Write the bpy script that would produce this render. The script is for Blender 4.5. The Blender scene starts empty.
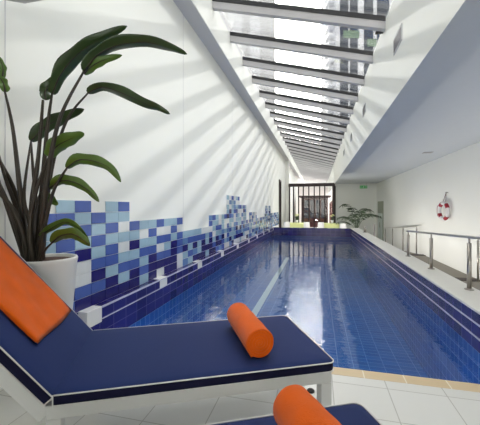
import bpy, bmesh, math, random
from mathutils import Vector, Matrix
random.seed(7)
S = bpy.context.scene
COL = S.collection
PI = math.pi

# ------------------------------------------------------------------ camera
YAW = math.radians(14); FPX = 313.0; EYE = 1.2
cam_d = bpy.data.cameras.new('camera'); cam = bpy.data.objects.new('camera', cam_d); COL.objects.link(cam)
cam.location = (0, 0, EYE); cam.rotation_euler = (PI/2, 0, YAW)
cam_d.sensor_width = 36; cam_d.sensor_fit = 'HORIZONTAL'; cam_d.lens = 36*FPX/480
cam_d.shift_y = -5.5/480; cam_d.clip_start = .02; cam_d.clip_end = 1000
S.camera = cam
ca, sa = math.cos(YAW), math.sin(YAW)
def at(px, py, d):
    """world point seen at a pixel of the 480x425 frame, d metres ahead of the eye"""
    lat = (px-240)/FPX*d
    return Vector((lat*ca-d*sa, lat*sa+d*ca, EYE-(py-207)*d/FPX))

# ------------------------------------------------------------------ materials
class NT:
    def __init__(s, m): s.t = m.node_tree; s.n = s.t.nodes; s.l = s.t.links
    def new(s, k, **kw):
        n = s.n.new(k)
        for a, b in kw.items(): setattr(n, a, b)
        return n
    def inp(s, sock, v):
        if isinstance(v, bpy.types.NodeSocket): s.l.new(v, sock)
        else: sock.default_value = v
    def math(s, op, a, b=0.0, c=None):
        n = s.new('ShaderNodeMath', operation=op); s.inp(n.inputs[0], a); s.inp(n.inputs[1], b)
        if c is not None: s.inp(n.inputs[2], c)
        return n.outputs[0]
    def mix(s, f, a, b):
        n = s.new('ShaderNodeMix', data_type='RGBA'); s.inp(n.inputs[0], f); s.inp(n.inputs[6], a); s.inp(n.inputs[7], b)
        return n.outputs[2]
def c4(c): return (c[0], c[1], c[2], 1)
def srgb(r, g, b):
    f = lambda v: (v/255/12.92) if v/255 <= .04045 else ((v/255+.055)/1.055)**2.4
    return (f(r), f(g), f(b))
def mat(name, col, rough=.6, metal=0, var=.06, nscale=6, bump=0, bscale=80, spec=.5, sheen=0, coat=0):
    m = bpy.data.materials.new(name); m.use_nodes = True; T = NT(m); b = T.n['Principled BSDF']
    tc = T.new('ShaderNodeTexCoord')
    nz = T.new('ShaderNodeTexNoise'); nz.inputs['Scale'].default_value = nscale; nz.inputs['Detail'].default_value = 4
    T.l.new(tc.outputs['Object'], nz.inputs['Vector'])
    lo = tuple(max(0, x*(1-var)) for x in col); hi = tuple(min(1, x*(1+var)) for x in col)
    T.l.new(T.mix(nz.outputs[0], c4(lo), c4(hi)), b.inputs['Base Color'])
    b.inputs['Roughness'].default_value = rough; b.inputs['Metallic'].default_value = metal
    b.inputs['Specular IOR Level'].default_value = spec
    if sheen: b.inputs['Sheen Weight'].default_value = sheen
    if coat: b.inputs['Coat Weight'].default_value = coat
    if bump:
        n2 = T.new('ShaderNodeTexNoise'); n2.inputs['Scale'].default_value = bscale; n2.inputs['Detail'].default_value = 3
        T.l.new(tc.outputs['Object'], n2.inputs['Vector'])
        bp = T.new('ShaderNodeBump'); bp.inputs['Strength'].default_value = bump; bp.inputs['Distance'].default_value = .004
        T.l.new(n2.outputs[0], bp.inputs['Height']); T.l.new(bp.outputs[0], b.inputs['Normal'])
    return m
def tile_mat(name, cols, grout, size, off, gw, rough=.2, spec=.5, var=1.0, bump=.15):
    """rectangular tiles laid in world axes, each tile picking its own tone between cols[0] and cols[1]"""
    m = bpy.data.materials.new(name); m.use_nodes = True; T = NT(m); b = T.n['Principled BSDF']
    g = T.new('ShaderNodeNewGeometry'); sp = T.new('ShaderNodeSeparateXYZ'); sn = T.new('ShaderNodeSeparateXYZ')
    T.l.new(g.outputs['Position'], sp.inputs[0]); T.l.new(g.outputs['True Normal'], sn.inputs[0])
    masks = []; ids = []
    for i in range(3):
        q = T.math('DIVIDE', T.math('SUBTRACT', sp.outputs[i], off[i]), size[i])
        fr = T.math('FRACT', q)
        dist = T.math('MULTIPLY', T.math('SUBTRACT', .5, T.math('ABSOLUTE', T.math('SUBTRACT', fr, .5))), size[i])
        line = T.math('LESS_THAN', dist, gw/2)
        facing = T.math('LESS_THAN', T.math('ABSOLUTE', sn.outputs[i]), .6)
        masks.append(T.math('MULTIPLY', line, facing))
        ids.append(T.math('MULTIPLY', T.math('FLOOR', q), facing))
    mk = T.math('MAXIMUM', T.math('MAXIMUM', masks[0], masks[1]), masks[2])
    cb = T.new('ShaderNodeCombineXYZ')
    for i in range(3): T.l.new(ids[i], cb.inputs[i])
    wn = T.new('ShaderNodeTexWhiteNoise', noise_dimensions='3D'); T.l.new(cb.outputs[0], wn.inputs['Vector'])
    tone = T.math('MULTIPLY', wn.outputs['Value'], var)
    T.l.new(T.mix(mk, T.mix(tone, c4(cols[0]), c4(cols[1])), c4(grout)), b.inputs['Base Color'])
    T.l.new(T.math('ADD', T.math('MULTIPLY', mk, .5), rough), b.inputs['Roughness'])
    b.inputs['Specular IOR Level'].default_value = spec
    if bump:
        bp = T.new('ShaderNodeBump'); bp.inputs['Strength'].default_value = bump; bp.inputs['Distance'].default_value = .003; bp.invert = True
        T.l.new(mk, bp.inputs['Height']); T.l.new(bp.outputs[0], b.inputs['Normal'])
    return m
def glass_mat(name, tint=(1, 1, 1), refl=.9):
    m = bpy.data.materials.new(name); m.use_nodes = True; T = NT(m); T.n.remove(T.n['Principled BSDF'])
    tr = T.new('ShaderNodeBsdfTransparent'); tr.inputs[0].default_value = c4(tint)
    gl = T.new('ShaderNodeBsdfGlossy'); gl.inputs['Roughness'].default_value = .01
    fr = T.new('ShaderNodeFresnel'); fr.inputs[0].default_value = 1.45
    mx = T.new('ShaderNodeMixShader'); T.l.new(T.math('MULTIPLY', fr.outputs[0], refl), mx.inputs[0])
    T.l.new(tr.outputs[0], mx.inputs[1]); T.l.new(gl.outputs[0], mx.inputs[2]); T.l.new(mx.outputs[0], T.n['Material Output'].inputs[0])
    return m

M = {}
M['wall'] = mat('white_paint', (.85, .86, .82), .75, var=.012, nscale=2)
M['wall_right'] = mat('grey_white_paint', (.82, .83, .80), .8, var=.012, nscale=2)
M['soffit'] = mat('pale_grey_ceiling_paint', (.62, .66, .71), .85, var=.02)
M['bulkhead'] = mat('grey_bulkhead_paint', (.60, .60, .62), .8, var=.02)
M['concrete'] = mat('grey_floor', srgb(132, 126, 116), .7, var=.08, nscale=3, bump=.1)
M['darkstrip'] = mat('dark_strip', srgb(60, 50, 46), .7)
M['deck'] = tile_mat('white_floor_tile', ((.76, .76, .73), (.80, .80, .78)), (.54, .53, .50), (.35, .335, 5), (.445, 2.24, .77), .006, rough=.28, bump=.1)
M['tan'] = tile_mat('sandstone_edge', (srgb(214, 192, 155), srgb(222, 202, 168)), srgb(240, 232, 215), (.27, 5, 5), (.316, 1.1, .77), .008, rough=.6)
M['pool'] = tile_mat('blue_pool_tile', ((.035, .15, .50), (.055, .20, .58)), (.17, .36, .70), (.2, .1, .12), (.065, .033, .06), .007, rough=.15)
M['navy'] = tile_mat('navy_pool_tile', (srgb(28, 25, 92), srgb(44, 42, 120)), srgb(68, 64, 132), (.2, .2, .12), (.115, .06, .06), .006, rough=.12)
M['coping'] = mat('white_coping_stone', (.88, .86, .80), .45, var=.04, nscale=9)
M['strip'] = mat('pale_lilac_highlight', srgb(206, 204, 222), .15, var=.25, nscale=5)  # pale colour stands in for highlights along the tile rows
M['whitetile'] = mat('white_glazed_tile', (.84, .84, .82), .2, var=.02)
M['lane'] = mat('pale_lane_tile', (.92, .97, .97), .3, var=.05)
M['beam'] = mat('grey_painted_steel', (.52, .51, .52), .5, var=.03)
M['gasket'] = mat('black_gasket', (.012, .012, .014), .5)
M['glass'] = glass_mat('clear_glass', (.97, .98, .98), .8)
M['frame_dark'] = mat('dark_brown_frame', srgb(44, 32, 32), .45)
M['steel'] = mat('brushed_steel', (.42, .39, .36), .3, 1, var=.06, nscale=20)
M['rail'] = mat('satin_steel_rail', (.66, .64, .61), .35, 1, var=.05, nscale=20)
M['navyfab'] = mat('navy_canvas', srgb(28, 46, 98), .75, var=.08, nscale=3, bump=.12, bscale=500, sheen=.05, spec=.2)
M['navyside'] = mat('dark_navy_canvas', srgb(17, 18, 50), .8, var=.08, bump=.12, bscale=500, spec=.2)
M['piping'] = mat('white_piping', (.80, .79, .77), .6)
M['whitemetal'] = mat('white_powder_coat', (.76, .76, .74), .4, var=.02)
M['towel'] = mat('orange_terry', srgb(234, 100, 10), .95, var=.16, nscale=14, bump=.9, bscale=260, spec=.1, sheen=.2)
M['pot'] = mat('white_ceramic', (.80, .80, .77), .35, var=.02)
M['soil'] = mat('brown_soil', srgb(84, 62, 50), .95, var=.3, nscale=40, bump=.8)
M['leaf'] = mat('dark_green_leaf', srgb(46, 66, 28), .3, var=.25, nscale=9, spec=.5)
M['leaf_back'] = mat('olive_leaf', srgb(78, 108, 36), .38, var=.2, nscale=9)
M['stem'] = mat('brown_green_stem', srgb(48, 40, 28), .5, var=.25, nscale=12)
M['palm'] = mat('palm_leaf', srgb(50, 68, 44), .45, var=.2)
M['red'] = mat('red_band', srgb(150, 28, 48), .6)
M['buoy'] = mat('white_buoy', srgb(222, 220, 222), .5)
M['rope'] = mat('grey_rope', srgb(120, 96, 92), .8)
M['green'] = mat('green_sign', srgb(80, 200, 110), .5)
M['white'] = mat('white_plastic', (.85, .85, .85), .4, var=.02)
M['lime'] = mat('lime_cloth', srgb(220, 226, 160), .8)
M['timber'] = mat('red_brown_timber', srgb(92, 48, 44), .7, var=.2)
M['timber_dark'] = mat('dark_timber', srgb(56, 30, 32), .7, var=.2)
M['grille'] = mat('grey_metal_grille', srgb(150, 148, 150), .5)
M['doorgrey'] = mat('grey_green_door', srgb(150, 156, 140), .5)
M['frost'] = mat('pale_frosted_panel', srgb(196, 208, 204), .35)
M['tower_grey'] = mat('pale_grey_cladding', srgb(205, 206, 208), .6)
M['tower_white'] = mat('white_cladding', srgb(226, 228, 232), .6)
M['tower_dark'] = mat('dark_curtain_glass', srgb(70, 76, 86), .25)
M['tower_green'] = mat('green_tinted_glass', srgb(128, 150, 128), .25)
M['court'] = mat('pale_render', srgb(232, 226, 224), .8)
mosaic = {'L': srgb(160, 190, 208), 'M': srgb(76, 100, 172), 'D': srgb(34, 30, 108), 'W': srgb(226, 230, 230), 'K': srgb(106, 140, 190)}
MOS = {k: mat('mosaic_'+n, mosaic[k], .18, var=.08, nscale=10) for k, n in (('L', 'pale_blue'), ('M', 'mid_blue'), ('D', 'navy'), ('W', 'white'), ('K', 'sky_blue'))}
GROUT = mat('white_grout', (.74, .76, .78), .8)

# water: a clear body whose surface mirrors by Fresnel and ripples a little
def water_mat():
    m = bpy.data.materials.new('pool_water'); m.use_nodes = True; T = NT(m); T.n.remove(T.n['Principled BSDF'])
    tc = T.new('ShaderNodeTexCoord'); mp = T.new('ShaderNodeMapping'); mp.inputs['Scale'].default_value = (1.0, 2.0, 1)
    T.l.new(tc.outputs['Object'], mp.inputs[0])
    nz = T.new('ShaderNodeTexNoise'); nz.inputs['Scale'].default_value = 3.0; nz.inputs['Detail'].default_value = 3
    T.l.new(mp.outputs[0], nz.inputs['Vector'])
    bp = T.new('ShaderNodeBump'); bp.inputs['Strength'].default_value = .35; bp.inputs['Distance'].default_value = .016
    T.l.new(nz.outputs[0], bp.inputs['Height'])
    tr = T.new('ShaderNodeBsdfTransparent'); tr.inputs[0].default_value = (.80, .92, .98, 1)
    gl = T.new('ShaderNodeBsdfGlossy'); gl.inputs['Roughness'].default_value = .03
    fr = T.new('ShaderNodeFresnel'); fr.inputs[0].default_value = 1.58
    T.l.new(bp.outputs[0], gl.inputs['Normal']); T.l.new(bp.outputs[0], fr.inputs['Normal'])
    mx = T.new('ShaderNodeMixShader'); T.l.new(fr.outputs[0], mx.inputs[0])
    T.l.new(tr.outputs[0], mx.inputs[1]); T.l.new(gl.outputs[0], mx.inputs[2]); T.l.new(mx.outputs[0], T.n['Material Output'].inputs[0])
    return m
M['water'] = water_mat()

# ------------------------------------------------------------------ mesh helpers
class MB:
    def __init__(s): s.bm = bmesh.new(); s.mi = 0
    def face(s, vs, smooth=False):
        try:
            f = s.bm.faces.new(vs); f.material_index = s.mi; f.smooth = smooth; return f
        except ValueError: return None
    def box(s, x0, x1, y0, y1, z0, z1, T=None):
        v = [s.bm.verts.new((T @ Vector(p)) if T else p) for p in
             [(x0,y0,z0),(x1,y0,z0),(x1,y1,z0),(x0,y1,z0),(x0,y0,z1),(x1,y0,z1),(x1,y1,z1),(x0,y1,z1)]]
        for q in ((0,3,2,1),(4,5,6,7),(0,1,5,4),(1,2,6,5),(2,3,7,6),(3,0,4,7)): s.face([v[i] for i in q])
        return s
    def bar(s, a, b, w, h, up=(0, 0, 1)):
        """rectangular bar from a to b, w across, h along up"""
        a = Vector(a); b = Vector(b); t = (b-a).normalized(); sd = t.cross(Vector(up)).normalized(); u = sd.cross(t)
        T = Matrix((( sd.x, t.x, u.x, a.x),( sd.y, t.y, u.y, a.y),( sd.z, t.z, u.z, a.z),(0,0,0,1)))
        return s.box(-w/2, w/2, 0, (b-a).length, -h/2, h/2, T)
    def tube(s, pts, r, n=10, closed=False):
        pts = [Vector(p) for p in pts]; k = len(pts); rs = r if isinstance(r, (list, tuple)) else [r]*k
        rings = []; ref = None
        for i, p in enumerate(pts):
            if closed: t = pts[(i+1) % k]-pts[i-1]
            else: t = pts[min(i+1, k-1)]-pts[max(i-1, 0)]
            t.normalize()
            if ref is None: ref = Vector((0, 0, 1)) if abs(t.z) < .9 else Vector((1, 0, 0))
            a = (ref-t*ref.dot(t))
            if a.length < 1e-5: a = t.orthogonal()
            a.normalize(); ref = a; b = t.cross(a)
            rings.append([s.bm.verts.new(p+(a*math.cos(2*PI*j/n)+b*math.sin(2*PI*j/n))*rs[i]) for j in range(n)])
        for i in range(k if closed else k-1):
            A = rings[i]; B = rings[(i+1) % k]
            off = 0
            if closed and i == k-1:   # match twist
                off = min(range(n), key=lambda o: (A[0].co-B[o].co).length)
            for j in range(n): s.face([A[j], A[(j+1) % n], B[(j+1+off) % n], B[(j+off) % n]], True)
        if not closed:
            s.face(list(reversed(rings[0]))); s.face(rings[-1])
        return s
    def lathe(s, prof, c=(0, 0, 0), n=40, T=None):
        c = Vector(c); rings = []
        for r, z in prof:
            if r < 1e-6:
                p = c+Vector((0, 0, z)); rings.append([s.bm.verts.new(T @ p if T else p)])
            else:
                rg = []
                for j in range(n):
                    p = c+Vector((r*math.cos(2*PI*j/n), r*math.sin(2*PI*j/n), z)); rg.append(s.bm.verts.new(T @ p if T else p))
                rings.append(rg)
        for A, B in zip(rings, rings[1:]):
            if len(A) == 1 and len(B) == 1: continue
            for j in range(n):
                k = (j+1) % n
                if len(A) == 1: s.face([A[0], B[k], B[j]], True)
                elif len(B) == 1: s.face([A[j], A[k], B[0]], True)
                else: s.face([A[j], A[k], B[k], B[j]], True)
        return s
    def prism(s, poly, axis, a0, a1):
        """polygon extruded along an axis; poly holds the other two coordinates in order"""
        def P(p, q):
            v = list(p); v.insert(axis, q); return s.bm.verts.new(v)
        A = [P(p, a0) for p in poly]; B = [P(p, a1) for p in poly]; n = len(poly)
        s.face(list(reversed(A))); s.face(B)
        for i in range(n): s.face([A[i], A[(i+1) % n], B[(i+1) % n], B[i]])
        return s
    def build(s, name, mats, parent=None, bevel=0, seg=2, kind=None, smooth=False, subsurf=0):
        bmesh.ops.recalc_face_normals(s.bm, faces=s.bm.faces)
        me = bpy.data.meshes.new(name); s.bm.to_mesh(me); s.bm.free()
        for m in (mats if isinstance(mats, (list, tuple)) else [mats]): me.materials.append(m)
        if smooth:
            for p in me.polygons: p.use_smooth = True
        o = bpy.data.objects.new(name, me); COL.objects.link(o)
        if parent: o.parent = parent
        if bevel:
            b = o.modifiers.new('bevel', 'BEVEL'); b.width = bevel; b.segments = seg; b.limit_method = 'ANGLE'; b.angle_limit = math.radians(40)
        if subsurf:
            b = o.modifiers.new('sub', 'SUBSURF'); b.levels = subsurf; b.render_levels = subsurf
        if kind: o['kind'] = kind
        return o
def tag(o, label, cat, group=None):
    o['label'] = label; o['category'] = cat
    if group: o['group'] = group
    return o
def thing(name, label, cat, loc=(0, 0, 0), rz=0, group=None):
    o = bpy.data.objects.new(name, None); COL.objects.link(o); o.empty_display_size = .1
    o.location = loc; o.rotation_euler = (0, 0, rz); return tag(o, label, cat, group)
def dup(root, loc, rz, label, group=None):
    r = root.copy(); COL.objects.link(r); r.location = loc; r.rotation_euler = (0, 0, rz); r['label'] = label
    if group: r['group'] = group
    for ch in list(root.children):
        c = ch.copy(); COL.objects.link(c); c.parent = r
        for g in list(ch.children):
            d = g.copy(); COL.objects.link(d); d.parent = c
    return r
def struct(name, mb, m, **kw): return mb.build(name, m, kind='structure', **kw)

# ------------------------------------------------------------------ setting
XL, XR, YF, YB = -2.03, 3.43, 20.3, -4.0       # left wall, right wall, far wall, wall behind the camera
ZC, ZL = 2.63, -.4                             # soffit, lower floor
PX0, PX1, PY0, PY1, ZT = -1.93, 1.35, 2.45, 13.9, .286   # pool
GX0, GX1 = -1.78, .99                          # skylight well
def roof_z(x): return 4.8-.27*(x-GX0)

struct('floor', MB().box(XL, XR, YB, 2.34, -.16, 0), M['deck'])
ZR = -.85      # foot of the ramp at the far right
rampm = MB().box(1.66, XR, 2.34, 11.5, ZL-.2, ZL).box(XL, 1.66, 14.15, YF, -1.0, ZL)
rampm.prism([(11.5, ZL), (17.5, ZR), (17.5, -1.0), (11.5, -1.0)], 0, 1.66, XR).box(1.66, XR, 17.5, YF, -1.0, ZR)
struct('floor_walkway', rampm, M['concrete'])
def fz(y): return ZL if y < 11.5 else max(ZR, ZL-.075*(y-11.5))
wl = MB().box(XL-.2, XL, YB, 16.75, -.6, 5.0).box(XL-.2, XL, 17.65, 60, -.6, 5.0).box(XL-.2, XL, 16.75, 17.65, 2.67, 5.0)
struct('wall_left', wl, M['wall'])
tr = MB()
for y in (2.11*ca*0+1.65, 4.5, 7.35, 10.2, 13.05): tr.box(XL, XL+.002, y-.003, y+.003, ZT, 4.18)
struct('trim_1', tr, M['bulkhead'])            # joints of the wall lining
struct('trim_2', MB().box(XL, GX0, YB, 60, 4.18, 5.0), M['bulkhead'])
# lining of the left upstand, white above the grey underside
struct('wall_lightwell_left', MB().box(GX0, GX0+.012, YB, 60, 4.185, 4.78), M['wall'])
struct('wall_lightwell_right', MB().box(GX1, GX1+.12, YB, 60, ZC+.004, 4.02), M['wall'])
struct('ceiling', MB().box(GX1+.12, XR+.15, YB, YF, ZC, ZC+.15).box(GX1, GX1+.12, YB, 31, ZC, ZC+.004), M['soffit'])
struct('wall_right', MB().box(XR, XR+.15, YB, YF+.2, -1.0, ZC), M['wall_right'])
wf = MB().box(XL, -1.82, YF, YF+.2, -.6, 5.0).box(1.0, XR, YF, YF+.2, -1.0, ZC)
struct('wall_far', wf, M['wall_right'])
wb = MB().box(XL, XR, YB-.2, YB, -.2, .1).box(XL, XR, YB-.2, YB, 2.5, 4.9)
for x in (XL, -.2, 1.6, XR-.1): wb.box(x, x+.1, YB-.2, YB, .1, 2.5)
struct('wall_back', wb, M['wall'])
struct('ceiling_back', MB().box(GX0, GX1, YB, 1.25, 4.0, 4.1), M['wall'])
w3 = MB().box(XL+.1, XR-.1, YB-.11, YB-.1, .1, 2.5); struct('window_3', w3, M['glass'])

# window at the far end and the glazed gable above it
w1 = struct('window_1', MB().box(-1.82, 1.0, YF+.06, YF+.075, -.38, 2.55), M['glass'])
fr = MB().box(-1.84, 1.02, YF-.06, YF+.12, 2.50, 2.70).box(-1.82, -1.74, YF-.04, YF+.1, ZL, 2.5).box(-1.74, .8, YF-.02, YF+.1, ZL, ZL+.06)
fr.build('window_frame', M['frame_dark'], w1)
MB().box(.86, 1.06, YF-.08, YF+.12, ZL, 2.5).build('window_post', M['frame_dark'], w1)
for i, px in enumerate((293.2, 298.4, 303.2, 308.8, 314.2, 319.6, 324.6)):
    d = YF*ca; x = (px-318)*ca*(YF*ca+.2)/FPX
    MB().box(x-.035, x+.035, YF-.01, YF+.1, ZL+.06, 2.5).build('mullion', M['frame_dark'], w1)
struct('window_2', MB().prism([(GX0+.01, 2.71), (GX1, 2.71), (GX1, 3.86), (GX0+.01, 4.6)], 1, YF+.06, YF+.07), M['glass'])

# doors
d1 = struct('door_1', MB().box(XR-.035, XR-.005, 18.25, 19.75, ZR, 1.52), M['doorgrey'])
MB().box(XR-.05, XR-.03, 18.36, 18.95, ZR+.1, .85).box(XR-.05, XR-.03, 19.05, 19.64, ZR+.1, .85).build('door_panel', M['frost'], d1)
MB().tube([(XR-.07, 18.99, .05), (XR-.07, 18.99, .35)], .012, 8).build('door_handle', M['steel'], d1)
d2 = struct('door_2', MB().box(XL-.12, XL-.08, 16.8, 17.6, ZL, 2.6), M['frame_dark'])
MB().box(XL-.2, XL+.05, 16.68, 16.78, ZL, 2.67).box(XL-.2, XL+.03, 17.6, 17.68, ZL, 2.67).box(XL-.2, XL+.03, 16.78, 17.6, 2.6, 2.67).build('door_frame', M['frame_dark'], d2)

# mosaic on the left wall: stepped skyline of glazed tiles
heights = {}
for k in range(-9, 73):
    if k < -3: h = 8
    elif k < 3: h = [8, 9, 9, 8, 9, 9][k+3]
    elif k < 10: h = 7
    elif k < 16: h = 5
    elif k < 22: h = 7
    elif k < 28: h = 11
    elif k < 32: h = 9
    elif k < 34: h = 5
    elif k < 40: h = 7
    elif k < 48: h = 5
    elif k < 57: h = 9 if k % 4 else 6
    else: h = 6 if k % 5 else 5
    heights[k] = h
known = {-3: 'DMWMLLLM', -2: 'MDMWMMLML', -1: 'DMWWDLMLM', 0: 'DMDMLMLM', 1: 'DDLMMLMLL', 2: 'DLMLWLWLM', 3: 'DDMLDLM',
         4: 'LMLMLWL', 5: 'DDDMLML', 6: 'WDMWMWM', 7: 'DDMLMWL', 8: 'DDDDLML', 9: 'WWMMMWM'}
keys = ['L', 'M', 'D', 'W', 'K']
mb = MB(); TW, TH = .2, .108
for k, h in heights.items():
    y = 2.46+TW*k
    if k < -3 or y+TW > 16.68: continue
    mb.mi = 5; mb.box(XL, XL+.005, y, y+TW, ZT-.02 if y > 2.3 else 0, ZT+h*TH)
    rows = range(0 if y > 2.3 else -2, h)
    for r in rows:
        if k in known and 0 <= r < len(known[k]): c = known[k][r]
        elif r < 0: c = random.choice('DDM')
        else:
            f = r/h
            c = random.choices(keys, weights=[.18+.5*f, .28, max(.04, .45-.7*f), .14+.12*f, .24] if k < 20 else [.3+.4*f, .16, max(.04, .22-.25*f), .22+.1*f, .34])[0]
        mb.mi = keys.index(c)
        z = ZT+r*TH
        mb.box(XL+.002, XL+.010, y+.003, y+TW-.003, z+.003, z+TH-.003)
struct('trim_3', mb, [MOS[k] for k in keys]+[GROUT])

# low dark strips across the walkway floor
for n, yy, x0 in (('trim_4', 7.75, 1.66), ('trim_5', 11.4, 1.66)):
    struct(n, MB().box(x0, XR, yy, yy+.28, ZL, ZL+.012), M['darkstrip'])

# ------------------------------------------------------------------ pool
pool = thing('swimming_pool', 'long blue tiled lap pool filled with water, running to the far window', 'pool', (0, 0, 0))
bs = MB(); bs.mi = 0
bs.box(PX0-.1, PX1+.31, PY0-.11, PY1+.25, -1.1, -.95)
bs.box(PX0, PX1, PY0-.11, PY0, -.95, -.012)
for x0, x1 in ((PX0-.098, PX0), (PX1, PX1+.31)):
    bs.mi = 0; bs.box(x0, x1, PY0-.11, PY1+.25, -.95, -.06)
bs.mi = 0; bs.box(PX0, PX1, PY1, PY1+.25, -.95, -.06)
bs.build('basin', [M['pool']], pool)
lg = MB().box(PX0-.098, PX0, 2.30, PY1+.25, -.06, ZT)
lg.build('tiled_ledge', M['navy'], pool, bevel=.006)
MB().box(PX1, PX1+.31, PY0-.11, PY1+.25, -.06, ZT-.004).build('side_wall', M['navy'], pool)
MB().box(PX0, PX1, PY1, PY1+.25, -.06, ZT).build('end_wall', M['navy'], pool, bevel=.006)
MB().box(PX1-.02, PX1+.33, PY0-.11, PY1+.27, ZT-.004, ZT+.022).build('coping', M['coping'], pool, bevel=.008)
MB().box(PX0, PX1, 2.34, PY0, -.012, .002).build('stone_edge', M['tan'], pool, bevel=.003)
for z in (.178, .058):  # highlight lines at the row joints, put in as pale strips
    MB().box(PX1-.009, PX1+.01, PY0, PY1, z-.006, z+.006).build('highlight_strip', M['strip'], pool)
for z, h in ((ZT-.006, .007), (.173, .004)):  # highlights on ledge edge and row joint, as pale strips
    MB().box(PX0-.01, PX0+.007, 2.49, PY1, z-h, z+h).build('highlight_strip', M['strip'], pool)
for i in range(10):
    y = 2.295+1.28*i
    MB().box(PX0-.098, PX0+.004, y, y+.19, ZT-.118 if i else ZT-.14, ZT+.005).build('marker_tile', M['whitetile'], pool, bevel=.004)
MB().box(-1.32, -1.18, PY0+.5, PY1-.5, -.95, -.944).build('lane_line', M['lane'], pool)
wt = MB()
v = [wt.bm.verts.new(p) for p in ((PX0, PY0, -.05), (PX1, PY0, -.05), (PX1, PY1, -.05), (PX0, PY1, -.05))]; wt.face(v)
wo = wt.build('water', M['water'], pool)
if wo.data.polygons[0].normal.z < 0: wo.data.flip_normals()

# ------------------------------------------------------------------ skylight
sky = thing('skylight', 'sloping glass skylight carried on a row of grey beams above the pool', 'skylight', (0, 0, 0))
x0, x1 = GX0-.02, GX1+.06
gl = MB().prism([(x0, roof_z(x0)+.03), (x1, roof_z(x1)+.03), (x1, roof_z(x1)+.045), (x0, roof_z(x0)+.045)], 1, 1.2, 60)
gl.build('glass_roof', M['glass'], sky)
nb = 0
y = 5.12-1.11*3
while y < 48:
    a0, a1 = GX0+.012, GX1
    bm_ = MB().prism([(a0, roof_z(a0)-.16), (a1, roof_z(a1)-.16), (a1, roof_z(a1)-.012), (a0, roof_z(a0)-.012)], 1, y, y+.09)
    b = bm_.build('beam', M['beam'], sky)
    MB().prism([(a0, roof_z(a0)-.045), (a1, roof_z(a1)-.045), (a1, roof_z(a1)+.03), (a0, roof_z(a0)+.03)], 1, y-.008, y+.07).build('gasket', M['gasket'], b)
    y += 1.11
MB().box(GX1-.12, GX1, 5.25, 5.31, 3.92, 3.97).build('bracket', M['gasket'], sky)

# ------------------------------------------------------------------ light-well wall fittings
ords = ['nearest and largest', 'second nearest', 'third nearest', 'farthest and smallest']
for i, y in enumerate((4.36, 7.35, 10.1, 12.9)):
    t = thing('wall_grille', 'grey oblong wall grille under the skylight on the right, %s of the four' % ords[i], 'grille', (GX1, y, 3.33), 0, 'grilles below the skylight')
    f = MB()
    f.box(-.012, 0, -.21, .21, -.1, -.085).box(-.012, 0, -.21, .21, .085, .1).box(-.012, 0, -.21, -.195, -.085, .085).box(-.012, 0, .195, .21, -.085, .085)
    f.build('frame', M['bulkhead'], t)
    g = MB().box(-.004, 0, -.195, .195, -.085, .085)
    for k in range(7): g.box(-.010, -.004, -.195, .195, -.078+k*.024, -.070+k*.024)
    g.build('louvre', M['grille'], t)
t = thing('ceiling_vent', 'small grey vent in the lowered ceiling above the ring buoy', 'vent', (2.79, 9.15, ZC), 0)
MB().box(-.11, .11, -.10, .10, -.008, 0).build('frame', M['grille'], t, bevel=.003)
g = MB()
for k in range(5): g.box(-.09, .09, -.08+k*.036, -.064+k*.036, -.011, -.008)
g.build('louvre', M['beam'], t)
C0 = at(25.4, 4, 2.0)
t = thing('wall_lamp', 'grey box light fitting high on the white wall in the top corner', 'light', C0)
poly = [(0, 0), (-.19, -.12), (-.19, -.42), (.30, -.42), (.30, 0)]
MB().prism(poly, 2, .006, .13).build('housing', M['bulkhead'], t, bevel=.004)
MB().prism([(x*.97, y*.97-.004) for x, y in poly], 2, 0, .006).build('diffuser', M['beam'], t)

# ------------------------------------------------------------------ sun loungers
ANG = math.atan2(.446, .895); U = Vector((.895, .446, 0)); W = Vector((-.446, .895, 0)); TH50 = math.radians(50)
LU, LW, CT = 1.29, .70, .06      # seat length, width, cushion thickness
def rounded_loop(x0, x1, y0, y1, z, r=.035, n=5, T=None, r0=None, opened=False):
    """rounded rectangle; r0 rounds the hinge end (x0) and r the free end (x1); opened leaves the hinge end out"""
    P = []; r0 = r if r0 is None else r0
    for cx, cy, a0, q in ((x1-r, y0+r, 3*PI/2, r), (x1-r, y1-r, 0, r), (x0+r0, y1-r0, PI/2, r0), (x0+r0, y0+r0, PI, r0)):
        for k in range(n+1):
            a = a0+PI/2*k/n; P.append(Vector((cx+q*math.cos(a), cy+q*math.sin(a), z)))
    if opened:
        P = P[:2*(n+1)]; P = [Vector((x0+.004, y0, z))]+P+[Vector((x0+.004, y1, z))]
    return [T @ p for p in P] if T else P
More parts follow.
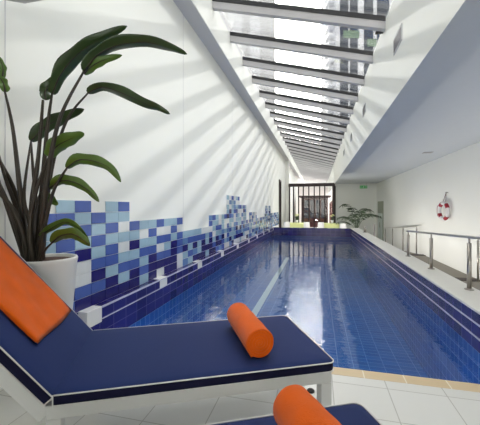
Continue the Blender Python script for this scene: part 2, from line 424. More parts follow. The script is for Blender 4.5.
def cushion(name, x0, x1, y0, y1, z0, z1, parent, T=None):
    mb = MB()
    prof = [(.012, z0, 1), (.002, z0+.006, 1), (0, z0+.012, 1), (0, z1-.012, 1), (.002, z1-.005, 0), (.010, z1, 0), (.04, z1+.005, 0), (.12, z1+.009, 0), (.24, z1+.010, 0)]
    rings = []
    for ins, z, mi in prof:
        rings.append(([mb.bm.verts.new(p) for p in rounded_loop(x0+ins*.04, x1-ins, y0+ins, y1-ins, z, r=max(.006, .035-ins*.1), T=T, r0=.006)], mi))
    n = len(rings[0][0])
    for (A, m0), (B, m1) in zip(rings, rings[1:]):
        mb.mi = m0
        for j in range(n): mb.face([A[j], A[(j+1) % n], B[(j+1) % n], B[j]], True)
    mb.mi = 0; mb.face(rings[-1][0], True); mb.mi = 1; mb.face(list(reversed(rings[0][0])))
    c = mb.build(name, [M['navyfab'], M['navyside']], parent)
    MB().tube(rounded_loop(x0, x1+.001, y0-.001, y1+.001, z1-.004, T=T, opened=True), .0034, 6).build('piping', M['piping'], c)
    MB().tube(rounded_loop(x0, x1+.001, y0-.001, y1+.001, z0+.004, T=T, opened=True), .003, 6).build('piping', M['piping'], c)
    for y in (y0, y1):
        e = [Vector((x0, y, z0+.004)), Vector((x0, y, (z0+z1)/2)), Vector((x0, y, z1-.004))]
        MB().tube([T @ p if T else p for p in e], .003, 6).build('piping', M['piping'], c)
    return c
def make_lounger(label):
    t = thing('sun_lounger', label, 'sun lounger', (-1.068, 1.071, 0), ANG, 'navy sun loungers on the pool deck')
    zt = .43; zc = zt-CT
    cushion('seat_cushion', 0, LU, 0, LW, zc, zt-.008, t)
    # backrest frame: local x' runs up the slope away from the seat, y' across, z' out of the cushion
    bx = Vector((-math.cos(TH50), 0, math.sin(TH50))); by = Vector((0, -1, 0)); bz = bx.cross(by)
    O = Vector((0, 0, zt))
    T = Matrix(((bx.x, 0, bz.x, O.x), (bx.y, 1, bz.y, O.y), (bx.z, 0, bz.z, O.z), (0, 0, 0, 1)))
    if bz.z < 0:
        bz = -bz; T = Matrix(((bx.x, 0, bz.x, O.x), (bx.y, 1, bz.y, O.y), (bx.z, 0, bz.z, O.z), (0, 0, 0, 1)))
    cushion('back_cushion', -.016, .93, 0, LW, -CT, -.008, t, T)
    f = MB()
    for y0 in (.015, LW-.06): f.box(-.06, .9, y0, y0+.045, -CT-.065, -CT-.002, T)
    f.box(.86, .9, .06, LW-.06, -CT-.065, -CT-.002, T)
    for k in range(7): f.box(.05+k*.12, .11+k*.12, .06, LW-.06, -CT-.02, -CT-.004, T)
    f.build('backrest_frame', M['whitemetal'], t, bevel=.004)
    f = MB(); z1 = zc-.001; z0 = z1-.058
    f.box(-.03, LU-.015, .012, .055, z0, z1).box(-.03, LU-.015, LW-.055, LW-.012, z0, z1)
    f.box(-.03, .013, .055, LW-.055, z0, z1).box(LU-.058, LU-.015, .055, LW-.055, z0, z1)
    for k in range(9): f.box(.08+k*.13, .15+k*.13, .055, LW-.055, z1-.02, z1-.004)
    f.build('frame', M['whitemetal'], t, bevel=.004)
    for x in (-.03, LU-.073):
        for y0 in (.012, LW-.068): MB().box(x, x+.058, y0, y0+.056, 0, z0).build('leg', M['whitemetal'], t, bevel=.004)
    MB().tube([(-.012, .02, zc-.02), (-.012, LW-.02, zc-.02)], .010, 8).build('hinge_rod', M['steel'], t)
    return t
l1 = make_lounger('navy lounger in full view with backrest up in front of the potted plant')
off = -(.314+LW)*W-.074*U
l2 = dup(l1, Vector((-1.068, 1.071, 0))+off, ANG, 'navy lounger cut off by the bottom of the picture, nearer the camera')

# ------------------------------------------------------------------ towels
def towel_roll(name, label, A, B, r, seed):
    """rolled towel lying from A (near end) to B; a coil shows at both ends"""
    A = Vector(A); B = Vector(B); ax = (B-A).normalized(); L = (B-A).length
    z = Vector((0, 0, 1)); sd = ax.cross(z).normalized(); up = sd.cross(ax)
    T = Matrix(((sd.x, up.x, ax.x, A.x), (sd.y, up.y, ax.y, A.y), (sd.z, up.z, ax.z, A.z), (0, 0, 0, 1)))
    rnd = random.Random(seed); ph = [rnd.uniform(0, 6.28) for _ in range(6)]
    mb = MB(); n = 48
    prof = []
    turns = 5
    def rad(u, a, base):
        return base*(1+.012*math.sin(9*u/L*2+ph[0]+2*a)+.010*math.sin(3*a+ph[1]+5*u)+.006*math.sin(7*a+ph[2]))
    sec = [(.0, .90), (-.004, .93), (-.006, .965), (-.003, .985), (.004, .998), (.015, 1.0)]
    us = [u for u, _ in sec]; bs_ = [b for _, b in sec]
    m = 16
    for k in range(1, m): us.append(.015+(L-.03)*k/m); bs_.append(1.0)
    for u, b in reversed(sec): us.append(L-u); bs_.append(b)
    rings = []
    for u, b in zip(us, bs_):
        rings.append([mb.bm.verts.new(T @ Vector((rad(u, 2*PI*j/n, r*b)*math.cos(2*PI*j/n), rad(u, 2*PI*j/n, r*b)*math.sin(2*PI*j/n), u))) for j in range(n)])
    for P, Q in zip(rings, rings[1:]):
        for j in range(n): mb.face([P[j], P[(j+1) % n], Q[(j+1) % n], Q[j]], True)
    # coil faces: a heightfield whose grooves follow a spiral
    for end, sgn in ((0, -1), (L, 1)):
        nr = 30; prev = rings[0] if end == 0 else rings[-1]
        for i in range(nr-1, 0, -1):
            q = .90*i/nr; ring = []
            for j in range(n):
                a = 2*PI*j/n; rr = rad(end, a, r*q)
                g = (q*turns - a/(2*PI)) % 1.0
                h = .004*math.sin(PI*g)**.6-.003+.004*(1-q)
                ring.append(mb.bm.verts.new(T @ Vector((rr*math.cos(a), rr*math.sin(a), end+sgn*h))))
            for j in range(n): mb.face([prev[j], prev[(j+1) % n], ring[(j+1) % n], ring[j]], True)
            prev = ring
        mb.face(prev, True)
    # loose outer edge of the towel along the roll
    a0 = -2.2
    for du in (0,):
        pts = [T @ Vector(((r*1.012)*math.cos(a0), (r*1.012)*math.sin(a0), u)) for u in [L*k/10 for k in range(11)]]
        mb.tube(pts, .007, 8)
    return tag(mb.build(name, M['towel'], None), label, 'towel', 'rolled orange towels')
R = .074
A1 = at(260, 345, 1.588); A1.z = .436+R
B1 = at(238, 317, 2.02); B1.z = .436+R
towel_roll('rolled_towel', 'rolled orange towel lying across the seat of the lounger in full view', A1, B1, R, 1)
B2 = at(292, 407, 1.083); B2.z = .436+R
A2 = at(345, 470, .8235); A2.z = .436+R
towel_roll('rolled_towel', 'rolled orange towel at the bottom edge on the nearer, cut off lounger', A2, B2, R, 2)

# folded towel over the backrest of the first lounger
bdir = -U*math.cos(TH50)+Vector((0, 0, math.sin(TH50))); nrm = W.cross(bdir)
if nrm.z < 0: nrm = -nrm
O1 = Vector((-1.068, 1.071, .43))
mb = MB()
def sheet(b0, b1, w0, w1, h0, h1, seed, nb=26, nw=20):
    rnd = random.Random(seed); p1, p2, p3 = rnd.uniform(0, 6), rnd.uniform(0, 6), rnd.uniform(0, 6)
    top = []; bot = []
    for i in range(nb+1):
        tr_, br = [], []
        for j in range(nw+1):
            u = i/nb; v = j/nw
            e = min(u*(b1-b0), (1-u)*(b1-b0), v*(w1-w0), (1-v)*(w1-w0))
            rd = min(1, e/.012); lift = math.sqrt(max(0, 1-(1-rd)**2))
            bb = b0+(b1-b0)*u+.006*math.sin(5*v+p1); ww = w0+(w1-w0)*v+.006*math.sin(6*u+p2)
            wr = .0022*math.sin(17*u+9*v+p3)+.0022*math.sin(23*v-11*u+p1)
            P = O1+bdir*bb+W*ww
            mid = (h0+h1)/2
            tr_.append(mb.bm.verts.new(P+nrm*(mid+(h1-mid)*lift+wr*lift)))
            br.append(mb.bm.verts.new(P+nrm*(mid-(mid-h0)*lift)))
        top.append(tr_); bot.append(br)
    for i in range(nb):
        for j in range(nw):
            mb.face([top[i][j], top[i+1][j], top[i+1][j+1], top[i][j+1]], True)
            mb.face([bot[i][j], bot[i][j+1], bot[i+1][j+1], bot[i+1][j]], True)
sheet(.19, .90, .15, .612, .003, .013, 3)
sheet(.18, .90, .135, .620, .011, .022, 4)
bmesh.ops.remove_doubles(mb.bm, verts=mb.bm.verts, dist=.0006)
tag(mb.build('folded_towel', M['towel']), 'folded orange towel spread over the raised backrest', 'towel')

# ------------------------------------------------------------------ potted strelitzia
PC = Vector((-1.787, 1.738, 0))
pl = thing('potted_plant', 'tall broad-leaved plant in a white tapered pot beside the mosaic wall', 'plant', PC)
MB().lathe([(0, 0), (.115, 0), (.12, .01), (.190, .83), (.194, .85), (.189, .860), (.176, .860), (.171, .85), (.166, .828), (0, .828)], n=56).build('pot', M['pot'], pl)
MB().lathe([(0, .846), (.1, .844), (.1705, .838), (.1705, .83), (0, .83)], n=40).build('soil', M['soil'], pl)
view = Vector((0, 0, 0))
def pat(px, py, d):
    return at(px, py, min(d+.14, 1.96/((240-px)/FPX*ca+sa)))
def leaf(spine, width, side_tilt, fold=.25, wave=.0, mat_=M['leaf'], n=22, prof=None, name='leaf'):
    """spine: [(px, py, d)...] from leaf base to tip; width: half width in metres"""
    pts = [pat(*p) for p in spine]
    def cr(t):
        k = len(pts)-1; i = min(int(t*k), k-1); f = t*k-i
        p0 = pts[max(i-1, 0)]; p1 = pts[i]; p2 = pts[i+1]; p3 = pts[min(i+2, k)]
        return .5*((2*p1)+(p2-p0)*f+(2*p0-5*p1+4*p2-p3)*f*f+(3*p1-p0-3*p2+p3)*f**3)
    mb = MB(); rows = []; m = 5
    rnd = random.Random(int(spine[0][0]*13+spine[0][1])); ph = rnd.uniform(0, 6)
    for i in range(n+1):
        t = i/n; P = cr(t); Tn = (cr(min(1, t+.02))-cr(max(0, t-.02))).normalized()
        vd = (P-Vector((0, 0, EYE))).normalized(); s0 = Tn.cross(vd).normalized(); s1 = Tn.cross(s0).normalized()
        tilt = side_tilt if not isinstance(side_tilt, tuple) else side_tilt[0]+(side_tilt[1]-side_tilt[0])*t
        sd = s0*math.cos(tilt)+s1*math.sin(tilt); N = sd.cross(Tn).normalized()
        if N.z < 0: N = -N
        w = width*1.55*((t+.012)**.42)*((1-t+.004)**.72)*(1+.10*math.sin(19*t+ph))
        row = []
        for j in range(-m, m+1):
            q = j/m
            o = sd*(w*q)+N*(fold*w*(abs(q)**1.3))+N*(wave*w*math.sin(t*15+ph+(2 if q < 0 else 0))*q*q)
            row.append(mb.bm.verts.new(P-pl.location+o))
        rows.append(row)
    for A, B in zip(rows, rows[1:]):
        for j in range(2*m): mb.face([A[j], A[j+1], B[j+1], B[j]], True)
    o = mb.build(name, mat_, pl)
    sol = o.modifiers.new('thick', 'SOLIDIFY'); sol.thickness = .0025
    rb = MB(); rb.tube([cr(k/10)-pl.location for k in range(11)], [.006-.0045*k/10 for k in range(11)], 6).build('midrib', M['stem'], o)
    return o
def stem(path, r0, r1):
    pts = [pat(*p) for p in path]; k = len(pts)-1; P = []
    for i in range(17):
        t = i/16; q = min(int(t*k), k-1); f = t*k-q
        p0 = pts[max(q-1, 0)]; p1 = pts[q]; p2 = pts[q+1]; p3 = pts[min(q+2, k)]
        P.append(.5*((2*p1)+(p2-p0)*f+(2*p0-5*p1+4*p2-p3)*f*f+(3*p1-p0-3*p2+p3)*f**3)-pl.location)
    MB().tube(P, [r0+(r1-r0)*i/16 for i in range(17)], 10).build('stem', M['stem'], pl)
# leaves (traced heights and spread; depth about the pot)
leaf([(52, 94, 1.9), (62, 72, 1.86), (80, 52, 1.82), (102, 38, 1.8), (127, 26, 1.8)], .066, .35, .35, .16)
leaf([(84, 71, 1.78), (97, 55, 1.76), (118, 45, 1.74), (146, 42, 1.72), (170, 48, 1.7), (187, 54, 1.7)], .062, .65, .35, .14)
leaf([(88, 93, 1.95), (102, 87, 1.93), (122, 93, 1.9), (144, 103, 1.88), (158, 108, 1.87), (170, 114, 1.87)], .052, .55, .3, .2)
leaf([(31, 141, 2.05), (45, 127, 2.05), (64, 117, 2.03), (84, 109, 2.0)], .064, .25, .25, .08)
leaf([(49, 157, 1.9), (57, 146, 1.88), (70, 139, 1.86), (84, 133, 1.84)], .070, .35, .3, .08, M['leaf_back'])
leaf([(67, 168, 1.85), (78, 160, 1.83), (94, 161, 1.81), (110, 168, 1.8), (121, 182, 1.8)], .052, .45, .3, .15, M['leaf_back'])
leaf([(49, 189, 1.9), (60, 181, 1.88), (74, 182, 1.86), (88, 190, 1.85), (99, 202, 1.85)], .050, .4, .3, .12, M['leaf_back'])
leaf([(40, 193, 1.98), (47, 197, 1.97), (53, 201, 1.96), (58, 205, 1.96)], .045, .2, .2, .05, M['leaf_back'])
leaf([(40, 236, 1.88), (50, 229, 1.86), (64, 222, 1.84), (76, 226, 1.83), (89, 240, 1.82)], .038, .7, .2, .1, M['leaf_back'])
leaf([(52, 243, 1.80), (60, 236, 1.78), (72, 234, 1.76), (82, 239, 1.75), (90, 246, 1.75)], .052, .45, .25, .08, M['leaf_back'])
leaf([(5, 92, 1.85), (4, 85, 1.85), (1, 79, 1.85), (-4, 74, 1.85)], .036, .3, .2, .25, M['leaf_back'])
leaf([(2, 78, 1.86), (3, 70, 1.86), (1, 62, 1.86), (-3, 55, 1.86)], .026, .3, .2, .25, M['leaf_back'])
leaf([(-30, 120, 1.9), (-45, 80, 1.9), (-70, 50, 1.88), (-95, 40, 1.86)], .08, .3, .3, .1)
leaf([(-20, 150, 1.75), (-40, 135, 1.72), (-65, 140, 1.7), (-85, 155, 1.7)], .06, .4, .3, .1)
for path, r0, r1 in (
    ([(36, 262, 1.98), (42, 190, 1.95), (47, 130, 1.92), (52, 94, 1.9)], .015, .007),
    ([(38, 262, 1.92), (48, 175, 1.86), (60, 118, 1.80), (84, 71, 1.78)], .016, .006),
    ([(42, 262, 1.98), (50, 178, 1.97), (66, 122, 1.96), (88, 93, 1.95)], .013, .005),
    ([(33, 262, 2.02), (36, 210, 2.03), (33, 170, 2.04), (31, 141, 2.05)], .013, .006),
    ([(40, 262, 1.9), (42, 215, 1.9), (45, 180, 1.9), (49, 157, 1.9)], .013, .006),
    ([(40, 263, 1.88), (45, 225, 1.87), (54, 190, 1.86), (67, 168, 1.85)], .013, .006),
    ([(38, 264, 1.93), (40, 235, 1.92), (43, 210, 1.91), (49, 189, 1.9)], .012, .006),
    ([(36, 263, 2.0), (34, 235, 2.0), (35, 212, 1.99), (40, 193, 1.98)], .010, .005),
    ([(37, 265, 1.87), (37, 252, 1.88), (38, 244, 1.88), (40, 236, 1.88)], .009, .005),
    ([(39, 266, 1.84), (42, 256, 1.82), (46, 249, 1.81), (52, 243, 1.80)], .010, .005),
    ([(28, 262, 1.95), (20, 190, 1.92), (13, 130, 1.88), (5, 92, 1.85)], .016, .006),
    ([(26, 262, 1.98), (10, 215, 1.95), (-8, 165, 1.93), (-30, 120, 1.9)], .014, .006),
    ([(26, 264, 1.9), (14, 220, 1.86), (0, 185, 1.8), (-20, 150, 1.75)], .013, .006),
    ([(30, 262, 2.04), (22, 215, 2.06), (10, 180, 2.08), (-14, 138, 2.0)], .016, .008),
    ([(34, 263, 1.93), (30, 225, 1.93), (24, 195, 1.93), (31, 141, 2.05)], .015, .006),
    ([(29, 263, 1.88), (22, 230, 1.86), (10, 205, 1.84), (-24, 168, 1.78)], .017, .010),
    ([(33, 264, 1.86), (30, 240, 1.85), (31, 215, 1.86), (40, 178, 1.88), (49, 157, 1.9)], .014, .006),
    ([(31, 263, 1.9), (32, 205, 1.9), (38, 160, 1.9), (43, 100, 1.9)], .017, .008),
    ([(24, 262, 2.02), (18, 215, 2.02), (6, 180, 2.02), (-6, 140, 2.02)], .014, .007)): stem(path, r0*1.3, r1)
leaf([(46, 100, 1.92), (45, 92, 1.92), (50, 84, 1.92), (60, 74, 1.92)], .048, .3, .35, .3)
leaf([(84, 74, 1.80), (92, 66, 1.79), (104, 60, 1.78), (122, 55, 1.77)], .040, .2, .3, .15, M['leaf_back'])

# small dark floor fitting under the front lounger
fp = at(310.8, 391.5, 2.036); fp.z = 0
fd = thing('floor_drain', 'small black round fitting on the white floor tiles behind the front lounger leg', 'drain', fp)
MB().lathe([(0, 0), (.024, 0), (.024, .008), (.018, .014), (0, .014)], n=20).build('rim', M['gasket'], fd)
MB().lathe([(0, .014), (.012, .014), (.010, .018), (0, .019)], n=16).build('cap', M['frame_dark'], fd)

# ------------------------------------------------------------------ handrails
def post(parent, x, y, z0, z1, r=.022):
    p = MB().tube([(x, y, z0+.012), (x, y, z1-.07)], r, 14).build('post', M['steel'], parent)
    MB().lathe([(0, 0), (.045, 0), (.045, .008), (.024, .014), (0, .014)], (x, y, z0), 18).build('post_foot', M['steel'], p)
    MB().tube([(x, y, z1-.075), (x, y, z1-.015)], .010, 10).build('post_pin', M['steel'], p)
h1 = thing('handrail', 'steel handrail with round posts standing on the white pool coping', 'handrail', (1.585, 5.5, 0))
def rel(o, x, y, z): return (x-o.location.x, y-o.location.y, z)
zc = ZT+.022
ys = [(6.24, .765), (5.05, .82), (3.88, .88), (2.75, .93)]
for y, zt in ys:
    p = rel(h1, 1.585, y, 0); post(h1, p[0], p[1], zc, zt)
MB().bar(rel(h1, 1.585, 6.29, .762), rel(h1, 1.585, 2.4, .945), .045, .028).build('rail', M['rail'], h1, bevel=.006)
h2 = thing('handrail', 'steel handrail by the right wall at the far end of the walkway', 'handrail', (3.28, 12, 0))
for y, zt in ((17.0, .15), (15.45, .265), (13.65, .40), (11.9, .53)):
    p = rel(h2, 3.28, y, 0); post(h2, p[0], p[1], fz(y), zt)
MB().bar(rel(h2, 3.28, 17.1, .145), rel(h2, 3.28, 11.85, .535), .05, .03).build('rail', M['rail'], h2, bevel=.006)
h3 = thing('handrail', 'steel handrail against the right wall behind the coping rail at the picture edge', 'handrail', (3.30, 6, 0))
for y, zt in ((7.68, .56), (6.5, .60), (5.3, .64)):
    p = rel(h3, 3.30, y, 0); post(h3, p[0], p[1], ZL, zt)
MB().bar(rel(h3, 3.30, 7.72, .56), rel(h3, 3.30, 4.6, .66), .05, .03).build('rail', M['rail'], h3, bevel=.006)
for x, y, z0, zt, nm in ((1.60, 11.75, zc, .50, 'short steel post on the far pool coping in front of the palm'), (1.93, 11.9, fz(11.9), .60, 'taller steel post on the ramp between the pool coping and the far door')):
    b = thing('bollard', nm, 'post', (x, y, z0))
    MB().tube([(0, 0, .012), (0, 0, zt-z0)], .04, 14).build('shaft', M['steel'], b)
    MB().lathe([(0, 0), (.07, 0), (.07, .012), (0, .012)], n=18).build('foot', M['steel'], b)

# ------------------------------------------------------------------ ring buoy
bc = at(446.6, 211, 8.5)
bu = thing('ring_buoy', 'white ring buoy with dark red bands hanging from a rope on the right wall', 'ring buoy', (XR-.115, bc.y, bc.z), math.radians(7))
RR, rr = .22, .046
def torus(a0, a1, r, n=40):
    mb = MB(); k = 40
    full = abs(a1-a0) >= 2*PI-1e-6
    pts = [(0, RR*math.cos(a0+(a1-a0)*i/n), RR*math.sin(a0+(a1-a0)*i/n)) for i in range(n if full else n+1)]
    return mb.tube(pts, r, 16, full)
torus(0, 2*PI, rr, 56).build('ring', M['buoy'], bu)
for k in range(4):
    a = PI/4+k*PI/2+.15
    torus(a-.28, a+.28, rr+.004, 10).build('band', M['red'], bu)
MB().tube([(.02, .06, RR+.03), (.06, -.01, .50), (.02, -.07, RR+.03)], .009, 6).build('rope', M['rope'], bu)
MB().tube([(.115, .0, .50), (.045, -.01, .505)], .012, 8).build('hook', M['steel'], bu)
MB().tube([(-.03, RR+.04, -.15), (-.02, RR+.09, -.05), (-.02, RR+.09, .06), (-.03, RR+.04, .15)], .006, 6).build('grab_line', M['red'], bu)

# ------------------------------------------------------------------ exit sign
ex = thing('exit_sign', 'green running-man exit sign on the far wall near the ceiling', 'sign', at(363.5, 187, 18.4))
MB().box(-.24, .24, -.02, .02, -.1, .1).build('panel', M['green'], ex, bevel=.004)
mk = MB()
mk.box(-.02, .02, -.026, -.02, .035, .07)                                   # head
for a, b in (((0, .03), (-.02, -.02)), ((-.02, -.02), (.03, -.075)), ((-.02, -.02), (-.07, -.06)), ((0, .02), (.05, -.005)), ((0, .02), (-.05, .0))):
    mk.bar((a[0], -.024, a[1]), (b[0], -.024, b[1]), .018, .006, (0, 1, 0))
mk.bar((-.20, -.024, 0), (-.11, -.024, 0), .02, .006, (0, 1, 0))
mk.bar((-.20, -.024, 0), (-.165, -.024, .035), .018, .006, (0, 1, 0)).bar((-.20, -.024, 0), (-.165, -.024, -.035), .018, .006, (0, 1, 0))
mk.box(.10, .115, -.026, -.02, -.075, .075).box(.185, .20, -.026, -.02, -.075, .075).box(.10, .20, -.026, -.02, .065, .08)
ex.scale = (.85, .85, .85)
mk.build('pictogram', M['white'], ex)
MB().tube([(-.18, 0, .1), (-.18, 0, (ZC-ex.location.z)/.85)], .006, 6).tube([(.18, 0, .1), (.18, 0, (ZC-ex.location.z)/.85)], .006, 6).build('hanger', M['steel'], ex)

# ------------------------------------------------------------------ far terrace: tables, chairs, flowers, palm
YT = 17.2
def make_table(label, loc):
    t = thing('dining_table', label, 'table', loc, 0, 'lime tables by the far window')
    MB().box(-.42, .42, -.4, .4, .70, .73).build('tabletop', M['white'], t, bevel=.006)
    c = MB().box(-.44, .44, -.42, .42, .731, .736).box(-.44, .44, -.425, -.42, .50, .736).box(-.44, .44, .42, .425, .50, .736)
    c.build('table_runner', M['lime'], t)
    for x in (-.37, .37):
        for y in (-.35, .35): MB().tube([(x, y, 0), (x, y, .70)], .02, 8).build('leg', M['white'], t)
    return t
def xat(px, y):       # X of a thing at depth y under a pixel column
    k = (px-318)*ca/FPX
    return k*y*ca/(1+k*sa)
ta = make_table('lime covered table at the far window, left of the pool axis', (xat(297.5, YT), YT, ZL))
tb = dup(ta, (xat(330, YT), YT, ZL), 0, 'lime covered table at the far window beside the dark post')
def make_chair(label, loc, rz):
    t = thing('dining_chair', label, 'chair', loc, rz, 'white chairs by the far window')
    s = MB()
    rows = []
    prof = [(.22, .46), (.20, .455), (.05, .44), (-.12, .44), (-.19, .47), (-.22, .54), (-.245, .68), (-.26, .80), (-.262, .83)]
    for i, (y, z) in enumerate(prof):
        w = .22 if i < 6 else .20-.01*(i-6)
        rows.append([s.bm.verts.new((w*q, y-(.03*q*q if i < 5 else -.05*q*q), z+.03*q*q*(1 if i < 5 else 0))) for q in (-1, -.75, -.4, 0, .4, .75, 1)])
    for A, B in zip(rows[:5], rows[1:5]):
        for j in range(6): s.face([A[j], A[j+1], B[j+1], B[j]], True)
    o = s.build('seat', M['white'], t); m = o.modifiers.new('t', 'SOLIDIFY'); m.thickness = .012
    s = MB(); rows2 = []
    for i, (y, z) in enumerate(prof[4:]):
        w = .185-.012*i
        rows2.append([s.bm.verts.new((w*q, y+.05*q*q, z)) for q in (-1, -.75, -.4, 0, .4, .75, 1)])
    for A, B in zip(rows2, rows2[1:]):
        for j in range(6): s.face([A[j], A[j+1], B[j+1], B[j]], True)
    o = s.build('backrest', M['white'], t); m = o.modifiers.new('t', 'SOLIDIFY'); m.thickness = .012
    for x in (-1, 1):
        for y in (-1, 1): MB().tube([(x*.16, y*.14, .44), (x*.21, y*.2, 0)], .014, 8).build('leg', M['white'], t)
    return t
YCH = 16.55
c0 = make_chair('white shell chair at the left wall end of the far terrace', (xat(286.5, YCH), YCH, ZL), .15)
dup(c0, (xat(307.5, YCH), YCH, ZL), -.2, 'white shell chair just right of the left lime table')
dup(c0, (xat(320.5, YCH), YCH, ZL), .1, 'white shell chair just left of the right lime table')
dup(c0, (xat(344, YCH), YCH-.15, ZL), -.4, 'white shell chair between the dark post and the palm')
def make_flowers(label, loc, seed):
    t = thing('flower_pot', label, 'flower pot', loc, 0, 'flowers on the lime tables')
    MB().lathe([(0, 0), (.06, 0), (.085, .17), (.075, .17), (.06, .14), (0, .14)], n=20).build('vase', M['white'], t)
    rnd = random.Random(seed); g = MB(); w = MB()
    for k in range(26):
        a = rnd.uniform(0, 6.28); r = rnd.uniform(.02, .13); z = rnd.uniform(.2, .42)
        g.tube([(0, 0, .13), (r*.5*math.cos(a), r*.5*math.sin(a), z*.8), (r*math.cos(a), r*math.sin(a), z)], [.008, .02, .004], 5)
    for k in range(9):
        a = rnd.uniform(0, 6.28); r = rnd.uniform(.03, .12); z = rnd.uniform(.36, .46)
        T = Matrix.Translation((r*math.cos(a), r*math.sin(a), z)); w.lathe([(0, -.025), (.03, -.005), (.02, .02), (0, .022)], n=8, T=T)
    g.build('foliage', M['palm'], t); w.build('blossom', M['lime'], t); return t
make_flowers('small white pot of greenery on the left lime table', (xat(296.8, YT), YT, ZL+.736), 3)
make_flowers('small white pot of greenery on the lime table by the dark post', (xat(332, YT), YT, ZL+.736), 5)

yp = 15.6
pm = thing('potted_palm', 'dark green potted palm behind the far right pool corner', 'plant', (xat(356.5, yp), yp, ZL))
MB().lathe([(0, 0), (.17, 0), (.22, .38), (.2, .38), (.18, .34), (0, .34)], n=28).build('pot', M['pot'], pm)
MB().lathe([(0, .342), (.185, .342), (.185, .33), (0, .33)], n=24).build('soil', M['soil'], pm)
rnd = random.Random(11)
for k in range(13):
    a = 2*PI*k/13*1.0+rnd.uniform(-.2, .2); rad = rnd.uniform(.55, .95); top = rnd.uniform(1.1, 1.75)
    if k % 3 == 0: top *= .75
    P = []
    for i in range(13):
        t = i/12
        P.append(Vector((math.cos(a)*rad*t**1.5, math.sin(a)*rad*t**1.5, .34+(top-.34)*math.sin(t*PI*.60)/1.0*(1.02))))
    mb = MB().tube(P, [.011-.008*i/12 for i in range(13)], 6)
    for i in range(5, 13):
        Tn = (P[min(i+1, 12)]-P[i-1]).normalized(); sd = Tn.cross(Vector((0, 0, 1))).normalized()
        for s_ in (-1, 1):
            L = .30*(1-abs((i-8)/9)**2)
            d = (sd*s_*.8+Tn*.7+Vector((0, 0, -.35))).normalized(); wv = Tn*.030
            a0 = P[i]; mid = a0+d*L*.5+Vector((0, 0, .02)); e = a0+d*L+Vector((0, 0, -.05))
            v = [mb.bm.verts.new(p) for p in (a0-wv*.3, mid-wv, e, mid+wv, a0+wv*.3)]
            mb.face(v)
    mb.build('frond', M['palm'], pm)

# ------------------------------------------------------------------ outside
struct('ground', MB().box(-12, 14, YF+.2, 60, ZL-.3, ZL-.1), M['court'])
struct('wall_courtyard', MB().box(-8, 9, 33, 33.3, ZL-.1, 3.4), M['court'])
pv = thing('timber_pavilion', 'dark red brown timber pavilion with glazed bars in the courtyard beyond the far window', 'building', (0, 27, ZL-.1))
px0, px1 = xat(301.5, 26), xat(327.5, 26)
MB().box(px0, px1, .1, 3.0, 0, 2.5).build('wall', M['timber'], pv)
f = MB().box(px0-.06, px1+.06, -.02, .1, 2.38, 2.55).box(px0-.06, px0+.1, -.02, .1, 0, 2.38).box(px1-.1, px1+.06, -.02, .1, 0, 2.38)
for k in range(1, 5): f.box(px0, px1, 0, .1, .42*k, .42*k+.06)
f.build('frame', M['timber_dark'], pv)
for k in range(4):
    xa = px0+.12+(px1-px0-.2)*k/4
    MB().box(xa+.06, xa+(px1-px0)/4-.1, .04, .11, .75, 2.3).build('window', M['tower_dark'], pv)
MB().prism([(px0-.3, 2.55), (px1+.3, 2.55), (px1+.3, 2.65), (px0-.3, 2.65)], 1, -.3, 3.2).build('roof', M['timber_dark'], pv)
sh = thing('timber_wing', 'red brown timber wing with sloping roof outside, behind the dark window post', 'building', (0, 23.5, ZL-.1))
MB().prism([(xat(330.5, 23.5), 0), (2.4, 0), (2.4, 3.4), (1.55, 3.0), (xat(330.5, 23.5), 2.0)], 1, 0, 2.4).build('wall', M['timber'], sh)
MB().prism([(xat(330, 23.5), 2.0), (1.55, 3.05), (2.45, 3.45), (2.45, 3.52), (1.5, 3.13), (xat(329.5, 23.5), 2.05)], 1, -.08, 2.5).build('roof', M['court'], sh)

def far_frame(px0, px1, d):   # left corner and width of a facade facing the pool hall
    a = at(px0, 207, d); b = at(px1, 207, d); return a, (b-a).length
a, wd = far_frame(203, 269, 120)
tw = thing('office_tower', 'plain pale grey tower seen through the left of the skylight', 'building', (a.x, a.y, 0), YAW)
MB().box(0, wd, 0, 20, 0, 100).build('wall', M['tower_grey'], tw)
f = MB()
s = 120/FPX
for px, w in ((246, 1.0), (262, 5)): f.box((px-203)*s, (px-203)*s+w, -.25, 0, 0, 100)
f.build('pilaster', M['tower_grey'], tw)
for px, w in ((250, 10), (228, 14)): MB().box((px-203)*s, (px-203)*s+w*s, -.1, 0, 4, 98).build('window_strip', M['tower_white'], tw)
a, wd = far_frame(329, 400, 150); s = 150/FPX
tw = thing('glass_tower', 'tall tower of dark glass bands and white ribs seen through the right of the skylight', 'building', (a.x, a.y, 0), YAW)
MB().box(8*s, wd, 0, 25, 0, 150).build('wall', M['tower_white'], tw)
for p0, p1 in ((11, 19), (21, 28.5), (35, 44), (48, 60)):
    w = MB().box(p0*s, p1*s, -.3, .1, 0, 148).build('window_strip', M['tower_dark'], tw)
for z, p0, p1 in ((82, 14, 30), (88, 20, 34), (86, 36, 46), (78, 38, 47)):
    MB().box(p0*s, p1*s, -.5, -.05, z, z+3.5).build('green_glazing', M['tower_green'], tw)
for k in range(26):
    z = 40+k*4.1
    MB().box((1-.0*k)*s, 8*s, 2, 10, z, z+.9).build('balcony', M['tower_white'], tw)
MB().box(4*s, 8*s, 6, 22, 0, 146).build('core', M['tower_grey'], tw)

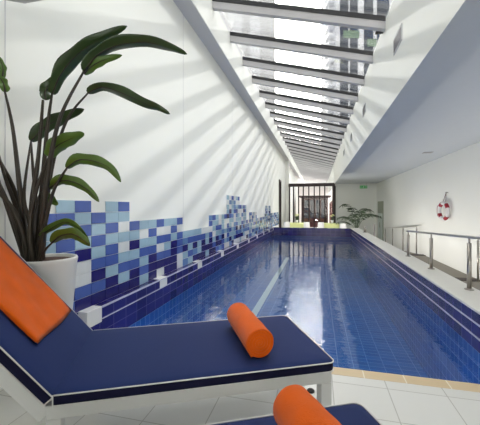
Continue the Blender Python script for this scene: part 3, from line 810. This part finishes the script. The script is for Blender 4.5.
# ------------------------------------------------------------------ light
W_ = bpy.data.worlds.new('sky'); S.world = W_; W_.use_nodes = True
T = NT(W_); bg = T.n['Background']
tc = T.new('ShaderNodeTexCoord'); nz = T.new('ShaderNodeTexNoise'); nz.inputs['Scale'].default_value = 3.2; nz.inputs['Detail'].default_value = 6
T.l.new(tc.outputs['Generated'], nz.inputs['Vector'])
cr_ = T.new('ShaderNodeValToRGB'); cr_.color_ramp.elements[0].position = .42; cr_.color_ramp.elements[1].position = .56
T.l.new(nz.outputs[0], cr_.inputs[0])
T.l.new(T.mix(cr_.outputs[0], (.74, .80, .88, 1), (1.34, 1.25, 1.12, 1)), bg.inputs[0])
bg.inputs[1].default_value = 3.6
# bright haze round the sun, low over the far end
dt = T.new('ShaderNodeVectorMath', operation='DOT_PRODUCT'); T.l.new(tc.outputs['Generated'], dt.inputs[0])
dt.inputs[1].default_value = Vector((.02, 1, .38)).normalized()
gw = T.math('MULTIPLY', T.math('POWER', T.math('MAXIMUM', dt.outputs['Value'], 0), 26), 16)
vs = T.new('ShaderNodeVectorMath', operation='SCALE'); vs.inputs[0].default_value = (1, .97, .9); T.l.new(gw, vs.inputs['Scale'])
va = T.new('ShaderNodeVectorMath', operation='ADD'); T.l.new(bg.inputs[0].links[0].from_socket, va.inputs[0]); T.l.new(vs.outputs[0], va.inputs[1])
T.l.new(va.outputs[0], bg.inputs[0])
def sun(name, d, e, ang, col=(1, .97, .92)):
    L = bpy.data.lights.new(name, 'SUN'); L.energy = e; L.angle = math.radians(ang); L.color = col
    o = bpy.data.objects.new(name, L); COL.objects.link(o)
    o.rotation_euler = Vector(d).to_track_quat('Z', 'Y').to_euler(); o.location = (0, 25, 12)
sun('sun', (.38, 1, .41), 8.0, .8)
sun('added_second_sun', (-.62, 1, .58), 7.0, 1.0)  # second sun added to light the right side of the skylight well
def area(name, loc, d, sx, sy, e, col):
    L = bpy.data.lights.new(name, 'AREA'); L.shape = 'RECTANGLE'; L.size = sx; L.size_y = sy; L.energy = e; L.color = col
    o = bpy.data.objects.new(name, L); COL.objects.link(o); o.location = loc
    o.rotation_euler = Vector(d).to_track_quat('-Z', 'Y').to_euler()
# fill lamps added behind the pool wall, unseen, to brighten the right wall
for i in range(8):
    y = 3.6+i*1.9
    if y < PY1+.2:
        area('walkway_fill', (1.72, y, -.02), (1, 0, .35), .9, .06, 17, (1, .95, .86))
# unseen fill lamps added behind the pool's end wall to brighten the terrace
for x in (-1.2, -.1, 1.0, 1.55):
    area('terrace_fill', (x, PY1+.27, .12), (0, 1, .25), .5, .08, 13, (1, .96, .88))
# underwater fill added out of view at the near end to brighten the pool
for x in (-1.5, -.7, .1, .9):
    area('pool_fill', (x, PY0+.02, -.40), (0, 1, -.12), .3, .3, 3, (.92, .97, 1))

S.view_settings.view_transform = 'Standard'; S.view_settings.look = 'None'
S.view_settings.gamma = 1; S.view_settings.use_curve_mapping = False; S.view_settings.exposure = -.12
cy = S.cycles
cy.max_bounces = 12; cy.diffuse_bounces = 6; cy.glossy_bounces = 4; cy.transparent_max_bounces = 16
cy.caustics_reflective = False; cy.caustics_refractive = False; cy.sample_clamp_indirect = 6
try:
    cy.use_denoising = True; cy.denoiser = 'OPENIMAGEDENOISE'
except Exception: pass
